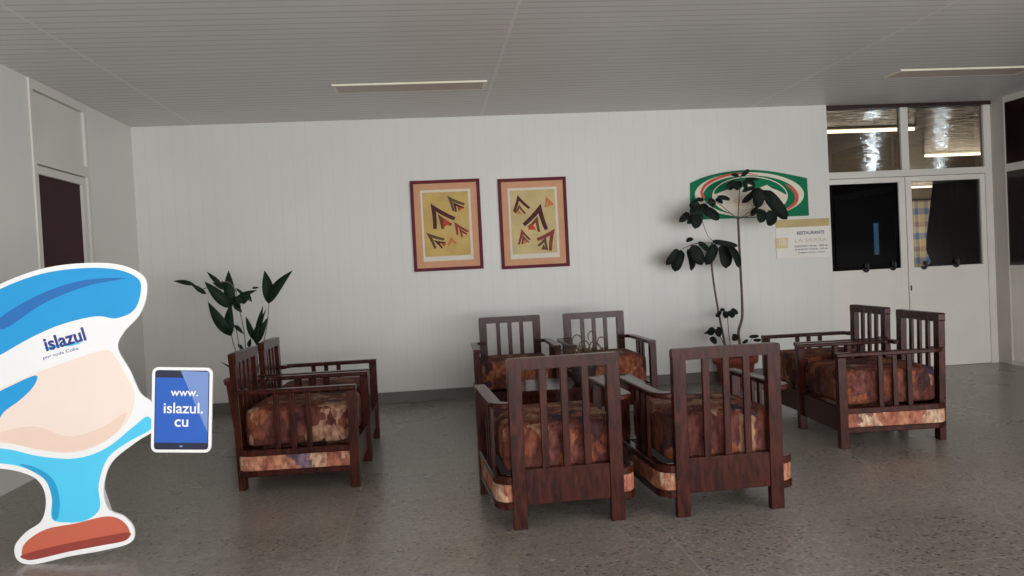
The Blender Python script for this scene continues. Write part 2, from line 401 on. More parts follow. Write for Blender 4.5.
TUBE = emit('fluorescent_tube', (1, .9, .76, 1), 2.6)
for (pa, pb, lb) in (((822, 131), (914, 131), 'lit fluorescent tube seen in the left transom pane'), ((925, 156.5), (990, 153.5), 'lit fluorescent tube seen low in the right transom pane'), ((905, 188), (938, 186.5), 'far lit fluorescent tube seen through the gap beside the black cloth')):
    d = ROT @ Vector(((pa[0] + pb[0]) / 2 - 512, 288 - (pa[1] + pb[1]) / 2, -FPX)); y = d.y * (RH - .06 - EYE) / d.z
    a, b = at(*pa, y), at(*pb, y); hl = (b.x - a.x) / 2
    t = thing('fluorescent_lamp', lb, 'lamp', ((a.x + b.x) / 2, y, RH), 0, 'fluorescent lamps in the restaurant')
    bx('housing', FIT, t, -hl - .03, hl + .03, -.05, .05, -.03, 0)
    bm = bmesh.new(); tube(bm, [(-hl, 0, -.055), (hl, 0, -.055)], .024, seg=10); finish('lamp_tube', bm, TUBE, t)
def plaid():
    m, nt, b = new_mat('plaid_cloth'); L = nt.links.new
    tc = N(nt, 'ShaderNodeTexCoord'); sp = N(nt, 'ShaderNodeSeparateXYZ'); L(tc.outputs['Object'], sp.inputs['Vector'])
    def fr(o, s, off=0.0):
        a = N(nt, 'ShaderNodeMath', operation='MULTIPLY_ADD'); L(o, a.inputs[0]); a.inputs[1].default_value = s; a.inputs[2].default_value = off
        f = N(nt, 'ShaderNodeMath', operation='FRACT'); L(a.outputs[0], f.inputs[0]); return f.outputs[0]
    r1 = ramp(nt, [(0, rgb(226, 200, 140)), (.3, rgb(104, 132, 186)), (.55, rgb(230, 216, 176)), (.8, rgb(186, 136, 104))], fr(sp.outputs['Z'], 1.35, .2), 'CONSTANT')
    r2 = ramp(nt, [(0, rgb(232, 212, 160)), (.5, rgb(120, 146, 198)), (.72, rgb(244, 236, 214))], fr(sp.outputs['X'], 3.2), 'CONSTANT')
    mx = N(nt, 'ShaderNodeMix', data_type='RGBA'); mx.inputs[0].default_value = .45
    L(r1.outputs['Color'], mx.inputs[6]); L(r2.outputs['Color'], mx.inputs[7]); L(mx.outputs[2], b.inputs['Base Color'])
    b.inputs['Roughness'].default_value = .9
    return m
PLAID = plaid()
cxp = at(921, 230, RY1 - .3).x
t = thing('plaid_curtain', 'blue and yellow plaid curtain in the restaurant, seen through the right door', 'curtain', (cxp, RY1 - .3, 0))
bm = bmesh.new(); cols = []
for k in range(121):
    f = k / 120; x = -.62 + 1.3 * f; cols.append([bm.verts.new((x, .05 * math.sin(f * 56), z)) for z in (.25, 2.72)])
for a, b in zip(cols, cols[1:]): bm.faces.new((a[0], b[0], b[1], a[1]))
cl = finish('cloth', bm, PLAID, t, True); s_ = cl.modifiers.new('thickness', 'SOLIDIFY'); s_.thickness = .004
bm = bmesh.new(); tube(bm, [(-.75, 0, 2.74), (.8, 0, 2.74)], .02); box(bm, -.72, -.69, 0, .299, 2.72, 2.76); box(bm, .74, .77, 0, .299, 2.72, 2.76); finish('curtain_rod', bm, BLACK, t)

# ------------------------------------------------------------------ pictures
P_FRAME = plain('picture_frame_wood', rgb(104, 40, 54), .6, spec=.15); P_MAT = plain('orange_mat', rgb(214, 160, 124), .8, noise=.05)
P_PAPER = plain('print_paper', rgb(224, 218, 204), .8, noise=.03); P_OCH = plain('ochre_print', rgb(206, 174, 106), .8, noise=.14, scale=5); P_OCH2 = plain('pale_ochre_print', rgb(208, 186, 134), .8, noise=.12, scale=5)
INK = [plain('ink_maroon', rgb(82, 34, 40), .8), plain('ink_brown', rgb(116, 64, 46), .8), plain('ink_red', rgb(196, 66, 48), .8), plain('ink_orange', rgb(206, 122, 78), .8), plain('ink_olive', rgb(98, 78, 52), .8), plain('ink_rose', rgb(142, 62, 60), .8)]
def chevron(bm, apex, ea, eb, w, mi, y, bow=.10):
    """bent bar: two curved arms from an apex to ea and eb"""
    A, P, Q = Vector(apex), Vector(ea), Vector(eb); inn = ((P + Q) / 2 - A).normalized()
    def arm(E):
        m = (A + E) / 2 + inn * bow * (E - A).length
        return [A * (1 - t) ** 2 + m * 2 * t * (1 - t) + E * t * t for t in [i / 8 for i in range(9)]]
    o1, o2 = arm(P), arm(Q)
    def inner(o, E):
        out = []
        for i, p in enumerate(o):
            d = (o[min(8, i + 1)] - o[max(0, i - 1)]).normalized(); q = Vector((-d.y, d.x))
            if q.dot(inn) < 0: q = -q
            out.append(p + q * w * (1 - .2 * i / 8))
        return out
    d1, d2 = (P - A).normalized(), (Q - A).normalized(); half = max(.34, math.sin(math.acos(max(-1, min(1, d1.dot(d2)))) / 2))
    M = A + inn * w / half
    for k, (o, E, d) in enumerate(((o1, P, d1), (o2, Q, d2))):
        ins = [M] + [p for p in inner(o, E) if (p - A).dot(d) > (M - A).dot(d) + .002]
        plate(bm, [(p.x, p.y) for p in o + ins[::-1]], y - .00002 * k, .0004, mi)
def picture(tl, tr, br, bl_, print_m, motifs, label):
    c = [at(*p, W - .02) for p in (tl, tr, br, bl_)]
    cx = sum(p.x for p in c) / 4; cz = sum(p.z for p in c) / 4
    w, h = ((c[1].x - c[0].x) + (c[2].x - c[3].x)) / 2, ((c[0].z - c[3].z) + (c[1].z - c[2].z)) / 2
    t = thing('framed_picture', label, 'picture', (cx, W, cz), 0, 'framed prints on the back wall')
    hw, hh, f = w / 2, h / 2, .032
    bm = bmesh.new()
    box(bm, -hw, hw, -.026, -.001, hh - f, hh, .003); box(bm, -hw, hw, -.026, -.001, -hh, -hh + f, .003)
    box(bm, -hw, -hw + f, -.026, -.001, -hh + f, hh - f, .003); box(bm, hw - f, hw, -.026, -.001, -hh + f, hh - f, .003)
    finish('frame', bm, P_FRAME, t)
    bx('mat_board', P_MAT, t, -hw + f, hw - f, -.012, -.001, -hh + f, hh - f, bev=0)
    pa = bx('paper', P_PAPER, t, -hw + .098, hw - .098, -.0135, -.0121, -hh + .098, hh - .098, bev=0)
    bm = bmesh.new(); x0, x1, z0, z1 = -hw + .118, hw - .122, -hh + .145, hh - .122
    box(bm, x0, x1, -.0145, -.0136, z0, z1, mi=6)
    U = lambda u, v: (x0 + (x1 - x0) * u, z1 - (z1 - z0) * v)
    for k, (kind, mi, a) in enumerate(motifs):
        if kind == 'c': chevron(bm, U(*a[0]), U(*a[1]), U(*a[2]), .98 * a[3] * (x1 - x0), mi, -.0151 - .00005 * k)
        else: plate(bm, [U(*q) for q in a], -.0151 - .00005 * k, .0004, mi)
    finish('print', bm, INK + [print_m], pa)
picture((409, 181.5), (479, 178), (484, 267.5), (415, 273), P_OCH, [
    ('c', 0, ((.17, .17), (.20, .57), (.70, .40), .10)), ('c', 1, ((.31, .33), (.38, .58), (.62, .50), .08)), ('t', 2, ((.44, .43), (.43, .55), (.60, .48))),
    ('c', 4, ((.54, .06), (.64, .31), (.92, .19), .07)), ('c', 0, ((.66, .16), (.70, .32), (.90, .25), .05)), ('t', 2, ((.75, .24), (.78, .32), (.86, .26))),
    ('c', 5, ((.66, .47), (.70, .68), (.98, .62), .06)), ('c', 5, ((.76, .57), (.80, .72), (.94, .66), .05)),
    ('c', 4, ((.04, .62), (.20, .88), (.44, .72), .07)), ('c', 0, ((.19, .74), (.36, .88), (.46, .78), .05)), ('t', 2, ((.36, .80), (.42, .86), (.46, .80))),
    ('c', 3, ((.58, .70), (.48, .83), (.70, .80), .06))], 'framed ochre print of dark chevrons, left of the two pictures on the white wall')
picture((498, 179), (566, 176.5), (569.5, 265.5), (501.5, 270), P_OCH2, [
    ('c', 0, ((.68, .22), (.25, .52), (.82, .62), .11)), ('c', 1, ((.60, .41), (.36, .57), (.64, .66), .07)), ('t', 2, ((.46, .52), (.36, .62), (.55, .63))),
    ('c', 0, ((.17, .07), (.05, .32), (.44, .27), .07)), ('c', 1, ((.20, .22), (.08, .34), (.34, .36), .05)), ('t', 3, ((.18, .30), (.13, .36), (.25, .38))),
    ('c', 3, ((.80, .10), (.76, .28), (.97, .24), .05)), ('t', 3, ((.85, .19), (.82, .27), (.92, .26))),
    ('c', 5, ((.22, .60), (.12, .84), (.42, .77), .06)), ('c', 1, ((.24, .70), (.20, .84), (.38, .81), .05)), ('t', 3, ((.27, .77), (.22, .85), (.36, .82))),
    ('c', 5, ((.97, .62), (.55, .76), (.88, .97), .09)), ('c', 4, ((.76, .74), (.56, .87), (.80, .95), .06)), ('t', 1, ((.70, .86), (.64, .94), (.76, .95)))],
    'framed pale ochre print of chevrons, right of the two pictures on the white wall')

# ------------------------------------------------------------------ green wall sign and restaurant notice
GREEN = plain('sign_green', rgb(0, 116, 76), .6, spec=.2, noise=.05); SWHITE = plain('sign_white', rgb(226, 218, 200), .5, noise=.02); SRED = plain('sign_red', rgb(206, 76, 52), .5, noise=.05); SPINK = plain('sign_pink', rgb(222, 172, 158), .6)
YS = W - .016
def sp(x, y):  # point of the sign in the plane of the wall
    p = at(685 + x / 7.877, 165 + y / 7.877, YS); return (p.x, p.z)
t = thing('wall_sign', 'green arched wall sign with a mountain emblem, behind the tall potted plant', 'sign', (3.38, W, 1.70))
def rel(pts): return [(p[0] - 3.38, p[1] - 1.70) for p in pts]
bm = bmesh.new()
top = smooth_loop([sp(*q) for q in ((42, 142), (150, 95), (300, 58), (480, 38), (640, 45), (800, 70), (962, 103))], 5, False)
plate(bm, rel([(q.x, q.y) for q in top] + [sp(978, 398), sp(45, 432)]), -.014, .013)
gb = finish('board', bm, GREEN, t)
def ell(cx, cy, a, b, n=56, tilt=-.0): return rel([sp(cx + a * math.cos(2 * PI * k / n), cy - b * math.sin(2 * PI * k / n) + tilt * a * math.cos(2 * PI * k / n)) for k in range(n)])
bm = bmesh.new()
plate(bm, ell(508, 233, 430, 176), -.0150, .0008, 0)          # outer white ellipse
plate(bm, ell(515, 240, 372, 158), -.0156, .0006, 1)          # green ring
plate(bm, ell(512, 245, 298, 156), -.0162, .0006, 0)          # inner white ellipse
skyp = [(512 + 290 * math.cos(a), 245 - 148 * math.sin(a)) for a in [PI * (.02 + .93 * k / 30) for k in range(31)]]
plate(bm, rel([sp(*q) for q in skyp + [(240, 230), (300, 205), (380, 180), (412, 200), (455, 172), (505, 150), (560, 182), (590, 178), (645, 156), (690, 186), (722, 196)]]), -.0168, .0006, 1)
def arc(pts, ws, mi):
    c = smooth_loop(pts, 5, False); n = len(c); a, b = [], []
    for i, p in enumerate(c):
        d = (c[min(n - 1, i + 1)] - c[max(0, i - 1)]).normalized(); f = i / (n - 1) * (len(ws) - 1); k = min(int(f), len(ws) - 2); w = ws[k] + (ws[k + 1] - ws[k]) * (f - k)
        q = Vector((-d.y, d.x)) * w / 2; a.append(p + q); b.append(p - q)
    plate(bm, rel([sp(*q) for q in a + b[::-1]]), -.0172, .0006, mi)
arc([(150, 262), (132, 215), (160, 160), (240, 110), (350, 76), (470, 66), (580, 80)], (22, 24, 22, 20, 16, 12, 3), 2)
arc([(795, 155), (850, 190), (880, 240), (868, 300), (805, 350)], (8, 24, 30, 26, 14), 2)
finish('emblem', bm, [SWHITE, GREEN, SRED], gb)
a = sp(510, 292)
text('lettering', 'SIERRA', SPINK, gb, a[0] - 3.38, a[1] - 1.70, -.0163, width=.34, bold=.01)

GOLD = plain('notice_gold', rgb(192, 170, 116), .5, noise=.12, scale=4); GOLD2 = plain('notice_pale_gold', rgb(216, 198, 150), .5, noise=.06); NAVY = plain('notice_navy', rgb(62, 60, 96), .6); ROSE = plain('notice_rose', rgb(204, 186, 168), .6); NWHITE = plain('notice_white', rgb(232, 228, 220), .5, noise=.02)
t = thing('restaurant_sign', 'white restaurant notice with gold header on the wall beside the double doors', 'notice', (3.945, W, 1.25))
def np_(x, y):
    p = at(770 + x / 10.47, 210 + y / 10.47, W - .012); return p.x - 3.945, p.z - 1.25
nb_ = bx('board', NWHITE, t, -.293, .297, -.010, -.001, .004, .412, bev=.001)
bx('header_band', GOLD, nb_, -.293, .297, -.0112, -.0101, .330, .412, bev=0)
bm = bmesh.new(); q0, q1 = np_(65, 405), np_(187, 290); box(bm, q0[0], q1[0], -.0112, -.0101, q0[1], q1[1])
for k in range(4):
    x = q0[0] + (q1[0] - q0[0]) * (.28 + .15 * k); box(bm, x, x + .006, -.0120, -.0113, q0[1] + .03, q1[1] - .012, mi=1)
finish('emblem', bm, [GOLD2, NWHITE], nb_)
def nt_(name, s, mat, x0, x1, yc, bold=.0, h=None):
    a, b = np_(x0, yc), np_(x1, yc); text(name, s, mat, nb_, (a[0] + b[0]) / 2, (a[1] + b[1]) / 2, -.0103, width=b[0] - a[0], bold=bold, height=h, rot=.0)
nt_('lettering', 'RESTAURANTE', NAVY, 283, 570, 236, .018, .036)
nt_('lettering', 'LA SIERRA', ROSE, 262, 598, 314, .0, .042)
nt_('lettering', 'DESAYUNO 7:30 am - 10:00 am', NAVY, 257, 607, 374, .012, .02)
nt_('lettering', 'ALMUERZO 12:30 M - 3:00 pm', NAVY, 262, 607, 410, .012, .02)
nt_('lettering', 'COMIDA 6:30 pm - 9:30 pm', NAVY, 293, 575, 444, .012, .02)

# ------------------------------------------------------------------ armchairs
def make_armchair():
    t = bpy.data.objects.new('armchair', None); COL.objects.link(t); t.empty_display_size = .1
    HT, HA = .854, .631; RK = .020
    def skew(o):  # slight rake of the back
        for v in o.data.vertices: v.co.x -= RK * max(0, v.co.z - .1) / .75
        return o
    for s in (-1, 1):
        skew(bx('leg', WOOD, t, -.378, -.334, s * .25 - .035, s * .25 + .035, 0, HT - .052))                    # rear leg and back post
        y0, y1 = sorted((s * .318, s * .372)); bx('leg', WOOD, t, .325, .382, y0, y1, 0, HA - .03)             # front leg
    bm = bmesh.new(); pts = rounded(-.285, .285, HT - .058, HT, .013, 4)
    f = [bm.verts.new((-.379, p[0], p[1])) for p in pts]; b = [bm.verts.new((-.333, p[0], p[1])) for p in pts]
    bm.faces.new(f); bm.faces.new(b[::-1]); n = len(pts)
    for i in range(n): bm.faces.new((f[i], f[i - 1], b[i - 1], b[i]))
    skew(finish('top_rail', bm, WOOD, t))
    skew(bx('back_panel', WOOD, t, -.372, -.344, -.216, .216, .118, .297))
    for k in (-1, 0, 1): skew(bx('slat', WOOD, t, -.366, -.346, k * .108 - .0185, k * .108 + .0185, .296, HT - .055))
    for s in (-1, 1):
        bm = bmesh.new(); sweep(bm, [(.383, s * .338), (-.23, s * .338)] + [(-.257 - .078 * math.sin(a), s * (.338 - .05 + .05 * math.cos(a))) for a in [PI / 2 * k / 8 for k in range(9)]] + [(-.335, s * .235)], .066, HA - .028, HA, .006)
        finish('armrest', bm, WOOD, t)
        for z0, z1 in ((.226, .264), (.100, .136)):
            bm = bmesh.new(); sweep(bm, [(.326, s * .345), (-.24, s * .345)] + [(-.270 - .075 * math.sin(a), s * (.345 - .055 + .055 * math.cos(a))) for a in [PI / 2 * k / 8 for k in range(9)]] + [(-.345, s * .23)], .046, z0, z1, .004)
            finish('side_rail', bm, WOOD, t)
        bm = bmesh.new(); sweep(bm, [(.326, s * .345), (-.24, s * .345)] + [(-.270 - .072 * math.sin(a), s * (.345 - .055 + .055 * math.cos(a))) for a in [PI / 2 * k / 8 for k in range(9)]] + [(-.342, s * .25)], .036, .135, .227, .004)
        tag(finish('fabric_band', bm, BAND_LIT, t), 'strip of patterned upholstery between the two side rails')
        for x in (.085, -.012, -.11): bx('spindle', WOOD, t, x - .016, x + .016, s * .338 - .010, s * .338 + .010, .262, HA - .028)
    bx('front_apron', WOOD, t, .332, .362, -.318, .318, .10, .262)
    # thick seat cushion, rounded and slightly crowned
    bm = bmesh.new(); hx, hy, z0, z1 = .322, .302, .268, .508; cx = .008
    bmesh.ops.create_cube(bm, size=2); bmesh.ops.subdivide_edges(bm, edges=bm.edges[:], cuts=13, use_grid_fill=True)
    for v in bm.verts:
        u = v.co.copy(); e = []
        d = [hx, hy, (z1 - z0) / 2]; r = .036
        p = Vector((u.x * d[0], u.y * d[1], u.z * d[2])); q = Vector([max(-(d[i] - r), min(d[i] - r, p[i])) for i in range(3)])
        w = p - q
        if w.length > 1e-6: p = q + w.normalized() * r * (1 if True else 0)
        cr = (1 - u.x * u.x) * (1 - u.y * u.y)
        p.z += (.014 * cr if u.z > 0 else 0) ; p.y += .010 * u.y * (1 - u.z * u.z) * (1 - u.x * u.x); p.x += .010 * u.x * (1 - u.z * u.z) * (1 - u.y * u.y)
        v.co = p + Vector((cx, 0, (z0 + z1) / 2))
    tag(finish('cushion', bm, FABRIC, t, True), 'thick seat cushion in rust patterned tapestry')
    return t
proto = make_armchair()
def copy_thing(o):
    c = o.copy(); COL.objects.link(c)
    for ch in list(o.children):
        k = ch.copy(); COL.objects.link(k); k.parent = c
    return c
CH = [(.621, 4.455, 93.0, 'armchair with its slatted back to us, left of the near pair before the twigs'),
      (1.455, 4.440, 92.2, 'armchair with its slatted back to us, right of the near pair before the terracotta pot'),
      (3.043, 5.545, 176.6, 'wooden armchair turned sideways to the left, nearer of the two before the double doors'),
      (3.119, 6.340, 178.0, 'wooden armchair turned sideways to the left, farther of the two before the double doors'),
      (-.854, 5.545, -2.0, 'dark wooden armchair facing right beside the long-leaved plant, nearer of the two'),
      (-.840, 6.345, -.8, 'dark wooden armchair facing right beside the long-leaved plant, farther of the two'),
      (.715, 7.300, -91.0, 'wooden armchair facing us below the framed pictures, left of the far pair'),
      (1.505, 7.230, -89.4, 'wooden armchair facing us near the back wall, right of the far pair')]
for i, (x, y, a, lb) in enumerate(CH):
    o = proto if i == 0 else copy_thing(proto)
    o.location = (x, y, 0); o.rotation_euler = (0, 0, math.radians(a)); tag(o, lb, 'armchair', 'wooden lounge armchairs')

# ------------------------------------------------------------------ coffee table with a pot of dried twigs
t = thing('coffee_table', 'low dark wooden coffee table standing between the two facing pairs of armchairs', 'table', (1.02, 5.93, 0))
bm = bmesh.new(); pts = rounded(-.46, .46, -.28, .28, .05, 5)
f = [bm.verts.new((p[0], p[1], .45)) for p in pts]; b = [bm.verts.new((p[0], p[1], .42)) for p in pts]
bm.faces.new(f); bm.faces.new(b[::-1])
for i in range(len(pts)): bm.faces.new((f[i], f[i - 1], b[i - 1], b[i]))
finish('tabletop', bm, TWOOD, t)
bm = bmesh.new()
for y0, y1 in ((-.245, -.222), (.222, .245)): box(bm, -.39, .39, y0, y1, .30, .42, .002)
for x0, x1 in ((-.425, -.402), (.402, .425)): box(bm, x0, x1, -.21, .21, .30, .42, .002)
finish('apron', bm, TWOOD, t)
for sx in (-1, 1):
    for sy in (-1, 1): bx('leg', TWOOD, t, sx * .41 - .028, sx * .41 + .028, sy * .23 - .028, sy * .23 + .028, 0, .42)
t = thing('twig_pot', 'dark pot of dried curly twigs on the low table behind the near left armchair', 'dried plant', (1.06, 5.86, .45))
bm = bmesh.new(); lathe(bm, [(.06, 0), (.075, .02), (.098, .09), (.105, .115), (.11, .12), (.108, .13), (.097, .13), (.09, .105), (.02, .1)], 28); finish('pot', bm, plain('dark_clay', rgb(52, 40, 36), .6), t)
TWIG = plain('dried_twig', rgb(82, 62, 46), .85, noise=.25, scale=20); TWIGD = plain('dried_leaf', rgb(94, 78, 54), .9, noise=.25, scale=20)
bm = bmesh.new(); rnd = random.Random(3)
for k in range(70):
    a = rnd.uniform(0, 2 * PI); r = rnd.uniform(.0, .07); l = rnd.uniform(.10, .22); o = rnd.uniform(.03, .15)
    p = [Vector((r * math.cos(a), r * math.sin(a), .10))]
    for j in range(1, 6):
        f_ = j / 5; p.append(Vector(((r + o * f_ ** 1.3) * math.cos(a + .5 * f_), (r + o * f_ ** 1.3) * math.sin(a + .5 * f_), .10 + l * f_ - .05 * f_ ** 3)) + Vector((rnd.uniform(-.012, .012), rnd.uniform(-.012, .012), 0)))
    tube(bm, p, .0055, .003, 5)
for cx, cz, rr in ((.09, .33, .035), (.16, .28, .04), (-.02, .30, .045), (.03, .25, .05), (.12, .24, .035)):   # curls
    p = [Vector((.02, rnd.uniform(-.03, .03), .10)), Vector((cx * .6, rnd.uniform(-.03, .03), cz - rr * 1.8))]
    for j in range(10):
        a = -PI / 2 + 2 * PI * j / 10; p.append(Vector((cx + rr * math.cos(a) * .7, .01 * j, cz + rr * math.sin(a))))
    tube(bm, smooth_loop(p, 3, False), .0045, .0035, 5)
finish('twigs', bm, TWIG, t)
bm = bmesh.new()
for k in range(90):
    a = rnd.uniform(0, 2 * PI); r = rnd.uniform(.03, .15); z = rnd.uniform(.11, .22)
    p = Vector((r * math.cos(a), r * math.sin(a), z)); d = Vector((rnd.uniform(-1, 1), rnd.uniform(-1, 1), rnd.uniform(-.4, .8))).normalized(); s = d.cross(Vector((rnd.uniform(-1, 1), rnd.uniform(-1, 1), .3))).normalized()
    v = [bm.verts.new(q) for q in (p, p + d * .03 + s * .008, p + d * .065, p + d * .03 - s * .008)]; bm.faces.new(v)
finish('dried_leaves', bm, TWIGD, t)

# ------------------------------------------------------------------ potted plants
LEAF_D = plain('dark_leaf', rgb(24, 34, 27), .65, spec=.2, noise=.25, scale=14); LEAF_G = plain('green_leaf', rgb(24, 42, 26), .6, spec=.2, noise=.25, scale=14)
BARK = plain('thin_bark', rgb(98, 78, 70), .8, noise=.2, scale=20); GSTEM = plain('cane_stem', rgb(110, 112, 92), .7, noise=.2, scale=20)
TERRA = plain('terracotta', rgb(146, 70, 52), .75, noise=.12, scale=7); REDPOT = plain('red_plastic', rgb(120, 36, 40), .5, noise=.1); SOIL = plain('potting_soil', rgb(44, 34, 28), .95, noise=.3, scale=30)
def leaf(bm, B, T, w, shape='oval', seed=0):
    r = random.Random(seed); d = T - B; l = d.length; dn = d.normalized()
    nrm = Vector((r.uniform(-.45, .45), -1, r.uniform(-.2, .5))); nrm = (nrm - dn * nrm.dot(dn)).normalized(); s = dn.cross(nrm)
    n = 10; rows = []
    for i in range(n + 1):
        f = i / n
        if shape == 'oval': ww = w / 2 * max(0, 1 - abs(2 * f ** .9 - 1) ** 2.6) ** .55
        else: ww = w / 2 * (math.sin(PI * f ** .75) ** .9) if 0 < f < 1 else 0
        ww = max(ww, .0012)
        c = B + d * f + nrm * (.10 * l * math.sin(PI * f))
        rows.append([bm.verts.new(c - s * ww - nrm * ww * -.25), bm.verts.new(c), bm.verts.new(c + s * ww + nrm * ww * .25)])
    for a, b in zip(rows, rows[1:]):
        for k in (0, 1):
            f = bm.faces.new((a[k], a[k + 1], b[k + 1], b[k])); f.smooth = True
def solid(o, th=.0015):
    m = o.modifiers.new('thickness', 'SOLIDIFY'); m.thickness = th; return o
def stem(bm, pts, r0, r1): tube(bm, smooth_loop(pts, 5, False), r0, r1, 8)

# tall umbrella plant in front of the sign
YP = 8.12
base = at(735, 357, YP); t = thing('potted_plant', 'tall thin two-stemmed plant with oval leaves in a terracotta pot before the green sign', 'plant', (base.x, YP, 0))
O = Vector((base.x, YP, 0)); rz = base.z + .01
bm = bmesh.new(); lathe(bm, [(.135, 0), (.15, .01), (.19, rz - .075), (.197, rz - .07), (.222, rz - .066), (.232, rz - .01), (.228, rz), (.21, rz), (.2, rz - .04), (.05, rz - .045)], 36); finish('pot', bm, TERRA, t)
bm = bmesh.new(); lathe(bm, [(.203, rz - .045), (.203, rz - .035), (.1, rz - .025), (.01, rz - .022)], 28); finish('soil', bm, SOIL, t)
rnd = random.Random(5)
def pp(x, y, dy=0): return at(x, y, YP + dy) - O
bm = bmesh.new()
stem(bm, [pp(743, 364), pp(740, 345), pp(738.5, 332), pp(742, 318), pp(742, 300), pp(740.5, 270), pp(739, 240), pp(738, 217)], .016, .012)
stem(bm, [pp(728, 364, .05), pp(724, 340, .05), pp(719, 315, .05), pp(714, 285, .05), pp(711.5, 262, .05), pp(712, 243, .05)], .013, .009)
stem(bm, [pp(738, 218), pp(739, 200, -.02), pp(740, 182, -.03), pp(742, 173, -.03)], .006, .004)
stem(bm, [pp(737, 219), pp(728, 211, -.05), pp(717, 203, -.08), pp(706, 203, -.1)], .004, .003)
stem(bm, [pp(739, 219), pp(750, 211, -.06), pp(758, 198, -.1), pp(762, 190, -.12)], .004, .003)
stem(bm, [pp(740, 218), pp(752, 215, -.1), pp(764, 212, -.16)], .004, .003)
stem(bm, [pp(714, 243, .05), pp(704, 243, 0), pp(694, 244, -.04), pp(682, 249, -.06)], .005, .003)
stem(bm, [pp(714, 241, .05), pp(708, 236, 0), pp(702, 220, -.04), pp(700, 208, -.06)], .003, .003)
stem(bm, [pp(733, 364, -.06), pp(729, 335, -.08), pp(727, 311, -.1)], .005, .003)
stem(bm, [pp(731, 364, .02), pp(722, 340, -.04), pp(715, 329, -.06)], .004, .003)
stem(bm, [pp(740, 362, -.03), pp(748, 345, -.08), pp(753, 338, -.1)], .003, .002)
finish('stem', bm, BARK, t)
RL = [  # base px, tip px, width px
 (678, 249, 666, 265, 7), (681.5, 250, 674.7, 271.5, 10), (687.5, 249, 691.6, 270.8, 9), (691.6, 245, 702, 265, 10), (715.3, 244, 706, 265, 9), (722, 245, 726, 268.5, 12), (729, 246, 739, 268, 8), (712, 241, 738, 246, 5), (686, 241, 693.5, 239, 4), (698, 242, 709, 251, 5),
 (689, 213, 679, 222, 6), (697, 210, 695, 229, 10), (703, 209, 719, 220, 9), (698, 201, 690, 208, 6), (703, 207, 690, 214, 9), (704, 200, 696, 199, 3.5), (708, 199, 714.5, 206, 6), (715, 199.5, 723, 203, 4.5), (717, 197, 730, 199.8, 4), (701, 204, 708, 216, 8), (700, 209, 687, 224, 7),
 (737, 181, 737, 190.5, 8), (743, 181, 744.5, 189.5, 6), (736, 181, 726.5, 187, 4.5), (744, 180.5, 755.5, 185.5, 4.5), (739, 176.5, 731, 175, 3.5), (741, 175.5, 749, 169.5, 4), (742, 191.6, 755.5, 187, 3.5), (746, 179, 759, 179, 3), (734, 184, 729, 190, 4),
 (755, 191, 742, 203, 5.5), (760, 188, 757.5, 208, 9.5), (764, 190, 787, 219.5, 11), (761, 209, 760, 223, 9), (769, 210, 771, 226, 10.5), (763, 194, 773, 206, 6), (758, 207, 751, 216, 5), (760, 189, 751, 190, 3), (765, 191, 778, 205, 7),
 (724, 311, 727, 318, 5), (721, 311, 716, 317, 3.5), (728, 311, 734, 317, 5), (731, 309, 738, 314, 4), (725, 310, 720, 310, 3), (713, 327, 709, 335, 6), (716, 329, 720, 337, 5), (711, 329, 704, 334, 2.5), (711, 337, 716, 344, 5), (717, 327, 722, 333, 4), (732, 337, 739, 338, 6), (748, 340, 742, 343, 3), (749, 337, 759, 336, 3), (753, 340, 761, 340, 3)]
bm = bmesh.new()
for i, (a, b, c, d, w) in enumerate(RL):
    dy = rnd.uniform(-.16, .06); B = pp(a, b, dy); T = pp(c, d, dy + rnd.uniform(-.07, .05)); leaf(bm, B, T, w * YP / FPX * 1.2, 'oval', i)
solid(finish('foliage', bm, LEAF_D, t))

# long-leaved plant behind the left armchairs
YQ = 7.4
base = at(224, 379, YQ) + Vector((.215, 0, 0)); t = thing('potted_plant', 'long-leaved plant in a red pot behind the two left armchairs', 'plant', (base.x - .02, YQ, 0)); O = Vector((base.x - .02, YQ, 0))
rz = base.z
bm = bmesh.new(); lathe(bm, [(.125, 0), (.132, .012), (.175, rz - .06), (.18, rz - .05), (.192, rz - .045), (.197, rz - .006), (.19, rz), (.178, rz), (.172, rz - .04), (.04, rz - .045)], 36); finish('pot', bm, REDPOT, t)
bm = bmesh.new(); lathe(bm, [(.173, rz - .05), (.173, rz - .038), (.08, rz - .03), (.01, rz - .026)], 28); finish('soil', bm, SOIL, t)
def pq(x, y, dy=0): return at(x, y, YQ + dy) - O
bm = bmesh.new()
for pts in (((248, 382), (246, 352), (243, 325), (238, 304), (236, 289)), ((243, 382), (237, 356), (232, 338), (231, 322), (230, 305)), ((256, 382), (262, 350), (267, 325), (269, 302)), ((252, 382), (254, 360), (257, 340)), ((246, 382), (240, 350), (236, 328)),
            ((230, 306), (222, 292), (212, 287), (203, 289)), ((236, 303), (243, 299), (247, 296)), ((237, 292), (230, 283), (222, 282))):
    stem(bm, [pq(x, y) for x, y in pts], .0055, .003)
finish('stem', bm, GSTEM, t)
